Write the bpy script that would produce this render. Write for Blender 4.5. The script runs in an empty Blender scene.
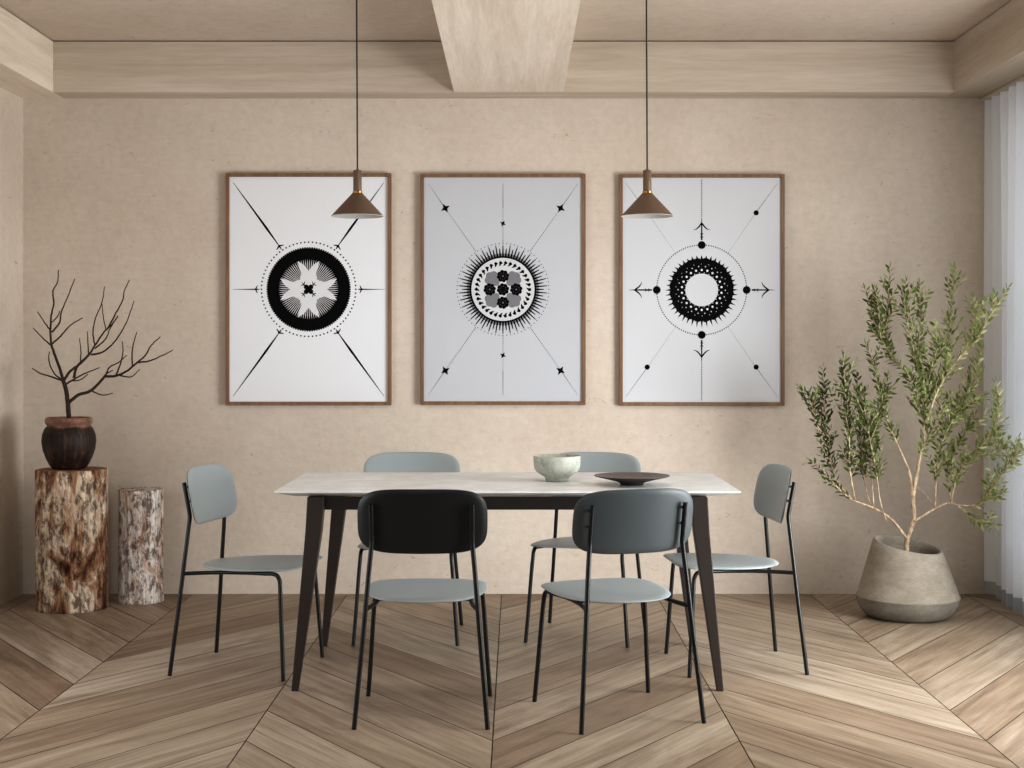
import bpy, bmesh, math, random
from mathutils import Vector, Matrix, noise
random.seed(7)
C = bpy.context.scene.collection
PI = math.pi
F, CX, HY, CH = 1450.0, 516.3, 350.0, 1.28      # focal length in px, vanishing point, eye height

def P(px, py, Y):                                # photograph pixel at depth Y -> world point
    return Vector(((px - CX) / F * Y, Y, CH - (py - HY) / F * Y))

# ------------------------------------------------------------------ objects
def obj(name, bm, mat, parent=None, smooth=False, auto=None):
    me = bpy.data.meshes.new(name)
    bm.normal_update()
    bm.to_mesh(me); bm.free()
    o = bpy.data.objects.new(name, me); C.objects.link(o)
    for m in (mat if isinstance(mat, (list, tuple)) else [mat]):
        me.materials.append(m)
    if smooth or auto:
        for p in me.polygons: p.use_smooth = True
        if auto: me.set_sharp_from_angle(angle=math.radians(auto))
    if parent: o.parent = parent
    return o
def tag(o, label, cat, group=None):
    o['label'] = label; o['category'] = cat
    if group: o['group'] = group
    return o
def thing(name, label, cat, loc=(0, 0, 0), rotz=0, group=None):
    o = bpy.data.objects.new(name, None); C.objects.link(o)
    o.empty_display_size = .1
    o.location = loc; o.rotation_euler = (0, 0, rotz)
    return tag(o, label, cat, group)
def struct(name, bm, mat, **k):
    o = obj(name, bm, mat, **k); o['kind'] = 'structure'; return o
def dup(root, loc, rotz, label):
    r = root.copy(); C.objects.link(r); r.location = loc; r.rotation_euler = (0, 0, rotz); r['label'] = label
    for ch in list(root.children):
        c = ch.copy(); C.objects.link(c); c.parent = r
        for g in ch.children:
            d = g.copy(); C.objects.link(d); d.parent = c
    return r

# ------------------------------------------------------------------ mesh helpers
def box(bm, x0, x1, y0, y1, z0, z1):
    v = [bm.verts.new((x, y, z)) for z in (z0, z1) for y in (y0, y1) for x in (x0, x1)]
    for f in ((0, 2, 3, 1), (4, 5, 7, 6), (0, 1, 5, 4), (2, 6, 7, 3), (0, 4, 6, 2), (1, 3, 7, 5)):
        bm.faces.new([v[i] for i in f])
def bevel(bm, w, seg=2):
    bmesh.ops.bevel(bm, geom=bm.edges[:], offset=w, segments=seg, profile=.5, affect='EDGES')
def boxes(*bs, bev=0, seg=2):
    bm = bmesh.new()
    for b in bs: box(bm, *b)
    if bev: bevel(bm, bev, seg)
    return bm
def catmull(pts, n=8):
    pts = [Vector(p) for p in pts]
    if len(pts) < 3:
        return [pts[0].lerp(pts[-1], i / n) for i in range(n + 1)]
    q = [2 * pts[0] - pts[1]] + pts + [2 * pts[-1] - pts[-2]]
    out = []
    for i in range(1, len(q) - 2):
        a, b, c, d = q[i - 1:i + 3]
        for k in range(n):
            t = k / n
            out.append(.5 * ((2 * b) + (c - a) * t + (2 * a - 5 * b + 4 * c - d) * t * t + (3 * b - a - 3 * c + d) * t ** 3))
    out.append(pts[-1]); return out
def tube(bm, pts, r, seg=12, cap=True):
    pts = [Vector(p) for p in pts]; n = len(pts)
    rr = r if isinstance(r, (list, tuple)) else [r] * n
    up = Vector((0, 0, 1)); rings = []; side = None
    for i, p in enumerate(pts):
        t = (pts[min(i + 1, n - 1)] - pts[max(i - 1, 0)]).normalized()
        if side is None:
            side = t.cross(up if abs(t.z) < .9 else Vector((1, 0, 0))).normalized()
        side = (side - t * side.dot(t)).normalized()
        b = t.cross(side)
        rings.append([bm.verts.new(p + (side * math.cos(2 * PI * k / seg) + b * math.sin(2 * PI * k / seg)) * rr[i]) for k in range(seg)])
    for i in range(n - 1):
        for k in range(seg):
            bm.faces.new((rings[i][k], rings[i][(k + 1) % seg], rings[i + 1][(k + 1) % seg], rings[i + 1][k]))
    if cap:
        bm.faces.new(rings[0][::-1]); bm.faces.new(rings[-1])
def lathe(bm, prof, seg=48, fn=None, close_start=True, close_end=True):
    rings = []
    for r, z in prof:
        ring = []
        for k in range(seg):
            a = 2 * PI * k / seg
            p = Vector((r * math.cos(a), r * math.sin(a), z))
            ring.append(bm.verts.new(fn(p, a) if fn else p))
        rings.append(ring)
    for i in range(len(rings) - 1):
        for k in range(seg):
            bm.faces.new((rings[i][k], rings[i][(k + 1) % seg], rings[i + 1][(k + 1) % seg], rings[i + 1][k]))
    if close_start: bm.faces.new(rings[0][::-1])
    if close_end: bm.faces.new(rings[-1])

# ------------------------------------------------------------------ materials
def lin(c):
    return tuple(((x / 255) / 12.92 if x / 255 <= .04045 else ((x / 255 + .055) / 1.055) ** 2.4) for x in c) + (1,)
class M:
    def __init__(s, name):
        s.m = bpy.data.materials.new(name); s.m.use_nodes = True
        s.t = s.m.node_tree; s.N = s.t.nodes; s.L = s.t.links
        s.b = s.N['Principled BSDF']; s.out = s.N['Material Output']
    def n(s, ty, **k):
        x = s.N.new(ty)
        for a, v in k.items():
            if a.startswith('_'): x.inputs[a[1:].replace('_', ' ')].default_value = v
            else: setattr(x, a, v)
        return x
    def l(s, a, b): s.L.new(a, b)
    def coord(s, scale=(1, 1, 1), kind='Object', rot=(0, 0, 0)):
        tc = s.n('ShaderNodeTexCoord'); mp = s.n('ShaderNodeMapping')
        mp.inputs['Scale'].default_value = scale; mp.inputs['Rotation'].default_value = rot
        s.l(tc.outputs[kind], mp.inputs['Vector']); return mp.outputs[0]
    def noise(s, vec, scale, detail=4, rough=.5, dist=0):
        x = s.n('ShaderNodeTexNoise', _Scale=scale, _Detail=detail, _Roughness=rough, _Distortion=dist)
        if vec: s.l(vec, x.inputs['Vector'])
        return x.outputs['Fac']
    def ramp(s, fac, stops, interp='LINEAR'):
        r = s.n('ShaderNodeValToRGB'); e = r.color_ramp; e.interpolation = interp
        while len(e.elements) < len(stops): e.elements.new(.5)
        for el, (p, c) in zip(e.elements, stops):
            el.position = p; el.color = c if len(c) == 4 else lin(c)
        s.l(fac, r.inputs[0]); return r.outputs[0]
    def mix(s, a, b, fac, mode='MIX'):
        x = s.n('ShaderNodeMix', data_type='RGBA', blend_type=mode)
        for v, i in ((a, 6), (b, 7)):
            if hasattr(v, 'links'): s.l(v, x.inputs[i])
            else: x.inputs[i].default_value = v
        if hasattr(fac, 'links'): s.l(fac, x.inputs[0])
        else: x.inputs[0].default_value = fac
        return x.outputs[2]
    def bump(s, h, strength=.3, dist=.01):
        x = s.n('ShaderNodeBump', _Strength=strength, _Distance=dist)
        s.l(h, x.inputs['Height']); s.l(x.outputs[0], s.b.inputs['Normal'])
    def base(s, c):
        if hasattr(c, 'links'): s.l(c, s.b.inputs['Base Color'])
        else: s.b.inputs['Base Color'].default_value = c
    def rough(s, v): s.b.inputs['Roughness'].default_value = v
    def spec(s, v): s.b.inputs['Specular IOR Level'].default_value = v
def simple(name, c, rough=.5, spec=.5, metal=0, var=.06, scale=30):
    m = M(name); m.rough(rough); m.spec(spec); m.b.inputs['Metallic'].default_value = metal
    f = m.noise(m.coord(), scale)
    a = lin(c); m.base(m.mix(tuple(x * (1 - var) for x in a[:3]) + (1,), tuple(min(1, x * (1 + var)) for x in a[:3]) + (1,), f))
    return m.m

def plaster(name, lo, hi):
    m = M(name); m.rough(.92); m.spec(.15)
    v = m.coord()
    big = m.noise(v, 1.3, 6, .6); fine = m.noise(v, 26, 5, .65, .4); st = m.noise(m.coord((3, 3, 14)), 4, 5, .6)
    c = m.ramp(big, [(.3, lo), (.7, hi)])
    c = m.mix(c, m.ramp(fine, [(.3, (170, 158, 146)), (.6, (255, 255, 255))]), .13, 'MULTIPLY')
    c = m.mix(c, m.ramp(st, [(.3, (195, 182, 170)), (.6, (255, 255, 255))]), .07, 'MULTIPLY')
    # small trowel nicks
    vo = m.noise(m.coord((1, 1, 2.0)), 19, 2, .5, 1.8)
    c = m.mix(c, m.ramp(vo, [(.235, (112, 96, 82)), (.30, (255, 255, 255))]), .38, 'MULTIPLY')
    m.base(c)
    mm = m.n('ShaderNodeMath', operation='ADD'); m.l(fine, mm.inputs[0]); m.l(vo, mm.inputs[1])
    m.bump(mm.outputs[0], .22, .005)
    return m.m
M_wall = plaster('wall_plaster', (208, 195, 181), (220, 209, 196))
M_wallf = plaster('dark_front_plaster', (92, 84, 77), (104, 96, 88))
M_ceil = plaster('ceiling_plaster', (208, 194, 179), (218, 205, 191))

def beamwood(name, axis, d=0):
    m = M(name); m.rough(.7); m.spec(.25)
    sc = {'x': (.5, 9, 9), 'y': (9, .5, 9)}[axis]
    g = m.noise(m.coord(sc), 1.6, 8, .6, .5); g2 = m.noise(m.coord(tuple(a * 2 for a in sc)), 5, 6, .7)
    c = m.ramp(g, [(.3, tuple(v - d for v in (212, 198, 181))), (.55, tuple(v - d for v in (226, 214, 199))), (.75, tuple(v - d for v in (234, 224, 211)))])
    c = m.mix(c, m.ramp(g2, [(.3, (200, 188, 174)), (.6, (255, 255, 255))]), .25, 'MULTIPLY')
    m.base(c); m.bump(g2, .15, .004); return m.m
M_beamx, M_beamy, M_beamr = beamwood('bleached_wood_across_shaded', 'x', 16), beamwood('bleached_wood_along_lit', 'y', -14), beamwood('bleached_wood_right_shaded', 'y', 34)  # one wood in three tones: lit and shaded beams painted into the colour

def floorwood():
    m = M('oak_planks'); m.rough(.5); m.spec(.35)
    uv = m.n('ShaderNodeUVMap', uv_map='plank'); at = m.n('ShaderNodeAttribute', attribute_name='tone')
    def mp(s):
        x = m.n('ShaderNodeMapping'); x.inputs['Scale'].default_value = s; m.l(uv.outputs[0], x.inputs[0]); return x.outputs[0]
    g = m.noise(mp((.7, 15, 1)), 1.6, 8, .66, .7); fine = m.noise(mp((2.4, 110, 1)), 1.6, 5, .7, .2); w = m.noise(mp((.7, 3.4, 1)), 1.6, 5, .6, 1.4)
    c = m.ramp(g, [(.30, (132, 112, 91)), (.48, (161, 144, 122)), (.66, (179, 166, 147))])
    c = m.mix(c, m.ramp(fine, [(.3, (165, 148, 130)), (.6, (255, 255, 255))]), .35, 'MULTIPLY')
    c = m.mix(c, m.ramp(w, [(.36, (165, 145, 125)), (.55, (255, 255, 255))]), .36, 'MULTIPLY')
    c = m.mix(c, m.ramp(at.outputs['Fac'], [(0, (204, 186, 168)), (.4, (236, 228, 218)), (1, (255, 255, 255))]), 1, 'MULTIPLY')
    hs = m.n('ShaderNodeHueSaturation', _Saturation=.84, _Value=1.18); m.l(c, hs.inputs['Color'])
    m.base(hs.outputs[0]); m.bump(fine, .12, .002)
    r = m.n('ShaderNodeMapRange', _To_Min=.38, _To_Max=.62); m.l(g, r.inputs[0]); m.l(r.outputs[0], m.b.inputs['Roughness'])
    return m.m
M_plank = floorwood()
M_joint = simple('floor_joint', (62, 48, 37), .9)

def marble(name, base, vein, rough, sc=5):
    m = M(name); m.rough(rough); m.spec(.4)
    a = m.noise(m.coord(), sc, 8, .6, 1.6); b = m.noise(m.coord(), sc * 5, 5, .6)
    c = m.ramp(a, [(.30, vein), (.46, base), (.8, tuple(min(255, x + 8) for x in base))])
    c = m.mix(c, m.ramp(b, [(.3, (215, 212, 205)), (.6, (255, 255, 255))]), .5, 'MULTIPLY')
    m.base(c); return m.m
M_top = marble('pale_travertine', (236, 237, 236), (224, 221, 214), .3, 2.5)
M_bowl = marble('mottled_grey_stone', (182, 184, 173), (140, 144, 134), .6, 14)
M_leg = simple('dark_stained_wood', (52, 44, 40), .45, .4)
M_apron = simple('near_black_wood', (34, 29, 27), .55, .3)
M_steel = simple('black_steel', (13, 15, 16), .38, .5, .2)
def shell(name, c):
    m = M(name); m.rough(.42); m.spec(.4)
    f = m.noise(m.coord(), 160, 3); m.base(m.mix(lin(c), lin(tuple(x + 4 for x in c)), f)); m.bump(f, .04, .001); return m.m
M_grey = shell('grey_green_shell', (152, 160, 162))
M_rear = shell('glossy_shell_rear_shaded', (22, 26, 28))  # shell darkened on the rear, shade painted into the colour
M_rear2 = shell('grey_shell_rear_lit', (74, 81, 84))  # lighter copy of the rear, window light painted in
M_plate = marble('dark_bronze_ceramic', (92, 80, 72), (60, 50, 44), .4, 12)
M_plate_under = simple('dark_plate_underside', (40, 35, 32), .6)
M_frame = M('walnut_frame'); M_frame.rough(.5)
_g = M_frame.noise(M_frame.coord((12, 12, 1.2)), 4, 6, .6, .5)
M_frame.base(M_frame.ramp(_g, [(.3, (112, 82, 58)), (.7, (142, 109, 80))])); M_frame = M_frame.m
M_paper = simple('print_paper', (232, 234, 238), .42, .45, 0, .01, 3)
M_paper2 = simple('print_paper_dull', (196, 198, 203), .45, .35, 0, .01, 3)
M_ink = simple('black_ink', (4, 4, 5), .8, .1, 0, .02)
M_light_ink = simple('light_print_area', (222, 223, 226), .4, .4, 0, .01)
M_paper3 = simple('print_paper_bright', (208, 210, 214), .45, .35, 0, .01, 3)
M_light2 = simple('pale_print_area', (208, 209, 212), .5, .2, 0, .01)
M_grey_ink = simple('grey_ink', (128, 127, 132), .6, .2, 0, .25, 300)
M_lamp = simple('matt_brown_metal', (102, 81, 65), .5, .4, .1)
M_lamp_in = simple('white_enamel', (176, 174, 168), .45)
M_brass = simple('brass', (200, 140, 70), .25, .5, .9)
M_cord = simple('black_cord', (22, 20, 20), .6)
M_twig = simple('dead_twig_bark', (62, 50, 44), .85, .2, 0, .3, 60)
M_soil = simple('dark_soil', (45, 33, 27), .95, .1, 0, .4, 90)

def logmat(name, dark, mid, light, bias=0):
    m = M(name); m.rough(.85); m.spec(.2)
    a = m.noise(m.coord((1, 1, .45)), 7, 8, .62, 1.0); b = m.noise(m.coord((14, 14, 1.0)), 3, 7, .7, .6); d = m.noise(m.coord((2, 2, 1)), 16, 6, .75, .3)
    c = m.ramp(a, [(.38 + bias, dark), (.49 + bias, mid), (.58 + bias, light)])
    c = m.mix(c, m.ramp(b, [(.36, (95, 62, 46)), (.58, (255, 255, 255))]), .5, 'MULTIPLY')
    c = m.mix(c, m.ramp(d, [(.42, (84, 52, 38)), (.54, (255, 255, 255))]), .8, 'MULTIPLY')
    m.base(c)
    x = m.n('ShaderNodeMath', operation='ADD'); m.l(b, x.inputs[0]); m.l(d, x.inputs[1]); m.bump(x.outputs[0], .9, .012)
    return m.m
M_log = logmat('weathered_brown_log', (104, 66, 46), (188, 145, 112), (250, 232, 208), -.015)
M_log2 = logmat('weathered_pale_log', (176, 136, 116), (228, 204, 186), (252, 244, 236), -.07)
M_logtop = simple('log_end_grain', (150, 104, 80), .8, .2, 0, .35, 40)
def vasemat():
    m = M('burnt_clay_wood'); m.rough(.5); m.spec(.35)
    b = m.noise(m.coord((16, 16, 1.2)), 2.4, 7, .7, .6); a = m.noise(m.coord(), 6, 6, .6, .8)
    c = m.ramp(b, [(.38, (26, 18, 15)), (.54, (64, 43, 33)), (.70, (134, 96, 70))])
    c = m.mix(c, m.ramp(a, [(.35, (70, 50, 42)), (.62, (255, 255, 255))]), .8, 'MULTIPLY')
    tc = m.n('ShaderNodeTexCoord'); sp = m.n('ShaderNodeSeparateXYZ'); m.l(tc.outputs['Object'], sp.inputs[0])
    ad = m.n('ShaderNodeMath', operation='MULTIPLY_ADD'); m.l(a, ad.inputs[0]); ad.inputs[1].default_value = .05; m.l(sp.outputs[2], ad.inputs[2])
    k = m.ramp(ad.outputs[0], [(.228, (0, 0, 0)), (.240, (255, 255, 255))])
    rim = m.ramp(m.noise(m.coord(), 22, 6, .7), [(.35, (104, 72, 58)), (.65, (168, 128, 108))])
    m.base(m.mix(c, rim, k)); m.bump(b, .6, .006); return m.m
M_vase = vasemat()
def concrete(name, c):
    m = M(name); m.rough(.9); m.spec(.15)
    a = m.noise(m.coord((1, 1, 2)), 9, 7, .65, .3); b = m.noise(m.coord((6, 6, 30)), 8, 4, .7)
    x = m.ramp(a, [(.3, tuple(v - 16 for v in c)), (.7, tuple(v + 12 for v in c))])
    m.base(m.mix(x, m.ramp(b, [(.3, (190, 186, 180)), (.6, (255, 255, 255))]), .4, 'MULTIPLY')); m.bump(b, .3, .004); return m.m
M_pot, M_potlow = concrete('light_concrete', (160, 151, 138)), concrete('grey_concrete_band', (134, 128, 118))
def barkmat():
    m = M('pale_tree_bark'); m.rough(.8)
    a = m.noise(m.coord((1, 1, .4)), 70, 5, .6); m.base(m.ramp(a, [(.35, (150, 120, 92)), (.62, (214, 196, 168))])); return m.m
M_bark = barkmat()
def leafmat():
    m = M('olive_green_leaf'); m.rough(.45); m.spec(.4)
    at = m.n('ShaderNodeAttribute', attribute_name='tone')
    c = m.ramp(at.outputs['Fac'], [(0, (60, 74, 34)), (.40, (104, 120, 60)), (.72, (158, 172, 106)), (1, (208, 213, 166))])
    m.base(c)
    tr = m.n('ShaderNodeBsdfTranslucent'); m.l(c, tr.inputs[0]); mx = m.n('ShaderNodeMixShader', _Fac=.25)
    m.l(m.b.outputs[0], mx.inputs[1]); m.l(tr.outputs[0], mx.inputs[2]); m.l(mx.outputs[0], m.out.inputs[0]); return m.m
M_leaf = leafmat()
def sheer(name, c, trans, alpha):
    m = M(name); m.rough(.9); m.spec(.1)
    w = m.noise(m.coord((200, 200, 20)), 2, 2); m.base(m.mix(lin(c), lin(tuple(x - 10 for x in c)), w))
    tr = m.n('ShaderNodeBsdfTranslucent'); tr.inputs[0].default_value = lin(c); mx = m.n('ShaderNodeMixShader', _Fac=trans)
    m.l(m.b.outputs[0], mx.inputs[1]); m.l(tr.outputs[0], mx.inputs[2])
    tp = m.n('ShaderNodeBsdfTransparent'); m2 = m.n('ShaderNodeMixShader', _Fac=alpha)
    m.l(mx.outputs[0], m2.inputs[1]); m.l(tp.outputs[0], m2.inputs[2]); m.l(m2.outputs[0], m.out.inputs[0]); return m.m
M_curtain = sheer('white_voile', (242, 245, 250), .35, .05)
M_hem = sheer('voile_hem', (180, 184, 190), .25, .12)
M_winframe = simple('window_frame_paint', (190, 180, 168), .5)
def glassmat():
    m = M('window_glass'); g = m.n('ShaderNodeBsdfGlossy', _Roughness=.02); t = m.n('ShaderNodeBsdfTransparent'); mx = m.n('ShaderNodeMixShader', _Fac=.07)
    m.l(t.outputs[0], mx.inputs[1]); m.l(g.outputs[0], mx.inputs[2]); m.l(mx.outputs[0], m.out.inputs[0]); return m.m
M_glass = glassmat()

# ------------------------------------------------------------------ room
XL, XR, YB, YF, ZC = -2.588, 2.60, 7.61, -1.2, 2.865
BZ = 2.60
# floor: chevron planks in one mesh
def clip(poly, ax, lim, keep_less):
    out = []
    for i, a in enumerate(poly):
        b = poly[(i + 1) % len(poly)]
        ia = (a[ax] <= lim) == keep_less or a[ax] == lim; ib = (b[ax] <= lim) == keep_less or b[ax] == lim
        if ia: out.append(a)
        if ia != ib:
            t = (lim - a[ax]) / (b[ax] - a[ax]); out.append((a[0] + (b[0] - a[0]) * t, a[1] + (b[1] - a[1]) * t))
    return out
def build_floor():
    bm = bmesh.new(); uvl = bm.loops.layers.uv.new('plank'); tl = bm.faces.layers.float.new('tone_f')
    tones = []; SW, SP, PH, G = .8085, .4, 5.15, .0019
    sl = 3 * SP / SW
    rnd = random.Random(3)
    for k in range(-5, 4):
        xa = .731 + SW * k; xb = xa + SW
        up = (k % 2 != 0)                       # even strips fall to the right, odd strips rise
        s = sl if up else -sl
        L = math.hypot(1, s); gy = G * L        # gap measured along y
        for j in range(-22, 16):
            y0 = PH + SP * j
            poly = [(xa + G, y0 + s * G + gy), (xb - G, y0 + s * (SW - G) + gy), (xb - G, y0 + SP + s * (SW - G) - gy), (xa + G, y0 + SP + s * G - gy)]
            for ax, lim, kl in ((0, XL, False), (0, XR, True), (1, YF, False), (1, YB, True)):
                if poly: poly = clip(poly, ax, lim, kl)
            if len(poly) < 3: continue
            vs = [bm.verts.new((p[0], p[1], 0)) for p in poly]
            f = bm.faces.new(vs); t = rnd.random(); off = (rnd.random() * 40, rnd.random() * 40)
            f[tl] = t
            d = (1 / L, s / L); nrm = (-s / L, 1 / L)
            for lp in f.loops:
                x, y = lp.vert.co.x - xa, lp.vert.co.y - y0
                lp[uvl].uv = (x * d[0] + y * d[1] + off[0], x * nrm[0] + y * nrm[1] + off[1])
    ret = bm
    n = len(bm.faces)
    vals = [f[tl] for f in bm.faces]
    box(bm, XL, XR, YF, YB, -.05, -.003)
    for f in list(bm.faces)[n:]: f.material_index = 1
    o = struct('floor', bm, [M_plank, M_joint])
    a = o.data.attributes.new('tone', 'FLOAT', 'FACE')
    for i in range(len(o.data.polygons)): a.data[i].value = vals[i] if i < n else 0
    return o
build_floor()
struct('wall_back', boxes((XL - .1, XR + .1, YB, YB + .1, -.05, ZC + .1)), M_wall)
struct('wall_front', boxes((XL - .1, XR + .1, YF - .1, YF, -.05, ZC + .1)), M_wallf)
WL = (3.6, 5.6, .15, 2.50)       # window opening in left wall: y0 y1 z0 z1
WR = (3.9, 7.35, .08, 2.50)
def wall_with_opening(name, x0, x1, w):
    return struct(name, boxes((x0, x1, YF, w[0], -.05, ZC), (x0, x1, w[1], YB, -.05, ZC), (x0, x1, w[0], w[1], -.05, w[2]), (x0, x1, w[0], w[1], w[3], ZC)), M_wall)
wall_with_opening('wall_left', XL - .1, XL, WL)
wall_with_opening('wall_right', XR, XR + .1, WR)
for i, (xc, w) in enumerate(((XR + .05, WR), (XL - .05, WL))):
    fr = []
    fr += [(xc - .03, xc + .03, w[0], w[0] + .05, w[2], w[3]), (xc - .03, xc + .03, w[1] - .05, w[1], w[2], w[3]),
           (xc - .03, xc + .03, w[0] + .05, w[1] - .05, w[2], w[2] + .05), (xc - .03, xc + .03, w[0] + .05, w[1] - .05, w[3] - .05, w[3])]
    ym = (w[0] + w[1]) / 2
    fr.append((xc - .03, xc + .03, ym - .025, ym + .025, w[2] + .05, w[3] - .05))
    wf = struct('window_%d' % (i + 1), boxes(*fr), M_winframe)
    obj('glass_pane', boxes((xc - .003, xc + .003, w[0] + .05, ym - .025, w[2] + .05, w[3] - .05), (xc - .003, xc + .003, ym + .025, w[1] - .05, w[2] + .05, w[3] - .05)), M_glass, wf)
struct('ceiling', boxes((XL - .1, XR + .1, YF - .1, YB + .1, ZC, ZC + .1)), M_ceil)
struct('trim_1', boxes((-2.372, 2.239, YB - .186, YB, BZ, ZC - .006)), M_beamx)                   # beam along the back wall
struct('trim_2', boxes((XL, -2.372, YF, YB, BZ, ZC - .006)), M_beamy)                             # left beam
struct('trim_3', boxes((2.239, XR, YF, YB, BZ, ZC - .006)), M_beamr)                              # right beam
struct('trim_4', boxes((-.320, .242, YF, YB - .186, BZ + .001, ZC - .006)), M_beamy)                   # central beam

# ------------------------------------------------------------------ curtain
def curtain():
    t = thing('sheer_curtain', 'white sheer pleated curtain hanging to the floor beside the potted tree', 'curtain', (2.468, 7.1, 0))
    def sheet(z0, z1, nz, name, mat, th=0):
        bm = bmesh.new(); rows = []
        n = 320; Y0, Y1 = -.90, .495
        for j in range(nz + 1):
            z = z0 + (z1 - z0) * j / nz; row = []
            for i in range(n + 1):
                y = Y0 + (Y1 - Y0) * i / n
                a = .026 + .008 * math.sin(y * 9 + 1)
                spread = 1 + .25 * (1 - z / 2.6)
                x = a * spread * math.sin(y * 2 * PI / .125 + .5 * math.sin(y * 7 + z * .6) + .2) + .007 * math.sin(y * 61 + z * .8)
                row.append(bm.verts.new((x + .012 * (1 - z / 2.6) * math.sin(y * 6) + th, y, z)))
            rows.append(row)
        for j in range(nz):
            for i in range(n): bm.faces.new((rows[j][i], rows[j][i + 1], rows[j + 1][i + 1], rows[j + 1][i]))
        return obj(name, bm, mat, t, smooth=True)
    sheet(.075, 2.585, 30, 'cloth', M_curtain)
    sheet(.008, .075, 3, 'hem_band', M_hem)
    bm = boxes((-.035, .035, -.92, .50, 2.582, 2.598)); obj('curtain_track', bm, M_winframe, t)
curtain()

# ------------------------------------------------------------------ chairs
def shell_mesh(outline, surf, th, rings=10):
    """closed thin shell: outline(a)->(u,v) unit shape, surf(u,v)->(point, normal)"""
    bm = bmesh.new(); N = 96; top = []; bot = []
    c = outline(None)
    fr = [i / rings for i in range(rings + 1)]
    def rd(r): return 1 if r < .93 else 0
    grid = []
    for s in (1, -1):
        lay = []
        for r in fr[1:]:
            ring = []
            for k in range(N):
                u, v = outline(2 * PI * k / N); rr = r if r < 1 else 1
                uu, vv = c[0] + (u - c[0]) * rr, c[1] + (v - c[1]) * rr
                p, n = surf(uu, vv); e = th / 2 * (1 if r < .999 else .45)
                ring.append(bm.verts.new(p + n * s * e))
            lay.append(ring)
        p, n = surf(*c); ctr = bm.verts.new(p + n * s * th / 2)
        for k in range(N):
            a, b = lay[0][k], lay[0][(k + 1) % N]; bm.faces.new((ctr, a, b) if s > 0 else (ctr, b, a))
        for i in range(len(lay) - 1):
            for k in range(N):
                q = (lay[i][k], lay[i + 1][k], lay[i + 1][(k + 1) % N], lay[i][(k + 1) % N])
                bm.faces.new(q if s > 0 else q[::-1])
        grid.append(lay[-1])
    # rounded rim through one outer ring
    mid = []
    for k in range(N):
        u, v = outline(2 * PI * k / N); L = math.hypot(u - c[0], v - c[1]); e = 1 + .0025 / L
        p, n = surf(c[0] + (u - c[0]) * e, c[1] + (v - c[1]) * e); mid.append(bm.verts.new(p))
    for k in range(N):
        k2 = (k + 1) % N
        bm.faces.new((grid[0][k], mid[k], mid[k2], grid[0][k2])); bm.faces.new((mid[k], grid[1][k], grid[1][k2], mid[k2]))
    bmesh.ops.recalc_face_normals(bm, faces=bm.faces[:])
    return bm
def spow(x, p): return math.copysign(abs(x) ** p, x)
def seat_outline(a):
    if a is None: return (0, .10)
    c, s = math.cos(a), math.sin(a)
    if s >= 0: return (.213 * spow(c, 2 / 5), .12 + .148 * spow(s, 2 / 4.2))
    return (.213 * spow(c, 2 / 2.3), .12 + .294 * spow(s, 2 / 2.3))
def seat_surf(u, v):
    def h(u, v):
        x = u / .212; y = (v - .05) / .23
        return .4225 - .004 * x * x + .007 * y - .010 * max(0, y - .3) ** 2 + .002 * y * y
    e = 1e-3; z = h(u, v); n = Vector((-(h(u + e, v) - z) / e, -(h(u, v + e) - z) / e, 1)).normalized()
    return Vector((u, v, z)), n
def back_outline(a):
    if a is None: return (0, 0)
    c, s = math.cos(a), math.sin(a); return (.221 * spow(c, 2 / 4.6), .1125 * spow(s, 2 / 3.6))
TILT = math.radians(11)
def back_surf(u, v):
    y = -.190 + u * u / 1.2 - math.sin(TILT) * v; z = .695 + math.cos(TILT) * v
    n = Vector((-2 * u / 1.2, 1, math.sin(TILT))).normalized(); return Vector((u, y, z)), n
def shade_rear_faces(bm):  # rear faces take the shell colour with painted shade
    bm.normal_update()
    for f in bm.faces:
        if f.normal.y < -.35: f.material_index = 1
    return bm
def make_chair():
    t = thing('dining_chair', '', 'chair', group='grey shell dining chairs around the table')
    obj('seat', shell_mesh(seat_outline, seat_surf, .012), M_grey, t, smooth=True)
    obj('backrest', shade_rear_faces(shell_mesh(back_outline, back_surf, .011)), [M_grey, M_rear], t, smooth=True)
    R = .0083
    for s in (-1, 1):
        bm = bmesh.new()
        low = [(s * .2255, -.236, 0), (s * .213, -.221, .145), (s * .200, -.206, .29), (s * .190, -.195, .41), (s * .181, -.184, .52), (s * .1735, -.1765, .60),
               (s * .172, -.176, .625), (s * .172, -.180, .65), (s * .172, -.1895, .70), (s * .172, -.200, .755)]
        tube(bm, catmull(low, 5), R)
        obj('leg', bm, M_steel, t, auto=40)
        bm = bmesh.new()
        pts = [(s * .190, .145, .4075), (s * .194, .175, .409), (s * .1955, .196, .404), (s * .197, .207, .391), (s * .198, .212, .372), (s * .2035, .216, .31), (s * .214, .226, .155), (s * .2255, .236, 0)]
        tube(bm, catmull(pts, 6), R)
        obj('leg', bm, M_steel, t, auto=40)
        bm = bmesh.new()
        pts = [(s * .190, -.195, .397), (s * .172, -.12, .400), (s * .163, -.03, .403), (s * .168, .07, .405), (s * .190, .145, .4075)]
        tube(bm, catmull(pts, 6), R * .95)
        obj('seat_rail', bm, M_steel, t, auto=40)
        for z, y in ((.738, -.1975), (.682, -.1855)):
            bm = bmesh.new(); p, n = back_surf(s * .172, (z - .695) / math.cos(TILT))
            tube(bm, [Vector((s * .172, y, z)) - n * .004, p - n * .003], .0048, 10)
            obj('mounting_pin', bm, M_steel, t, auto=40)
    bm = bmesh.new()
    tube(bm, [(-.163, -.03, .404), (.163, -.03, .404)], .006); obj('crossbar', bm, M_steel, t, auto=40)
    return t
def yaw(fx, fy): return math.atan2(-fx, fy)
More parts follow.
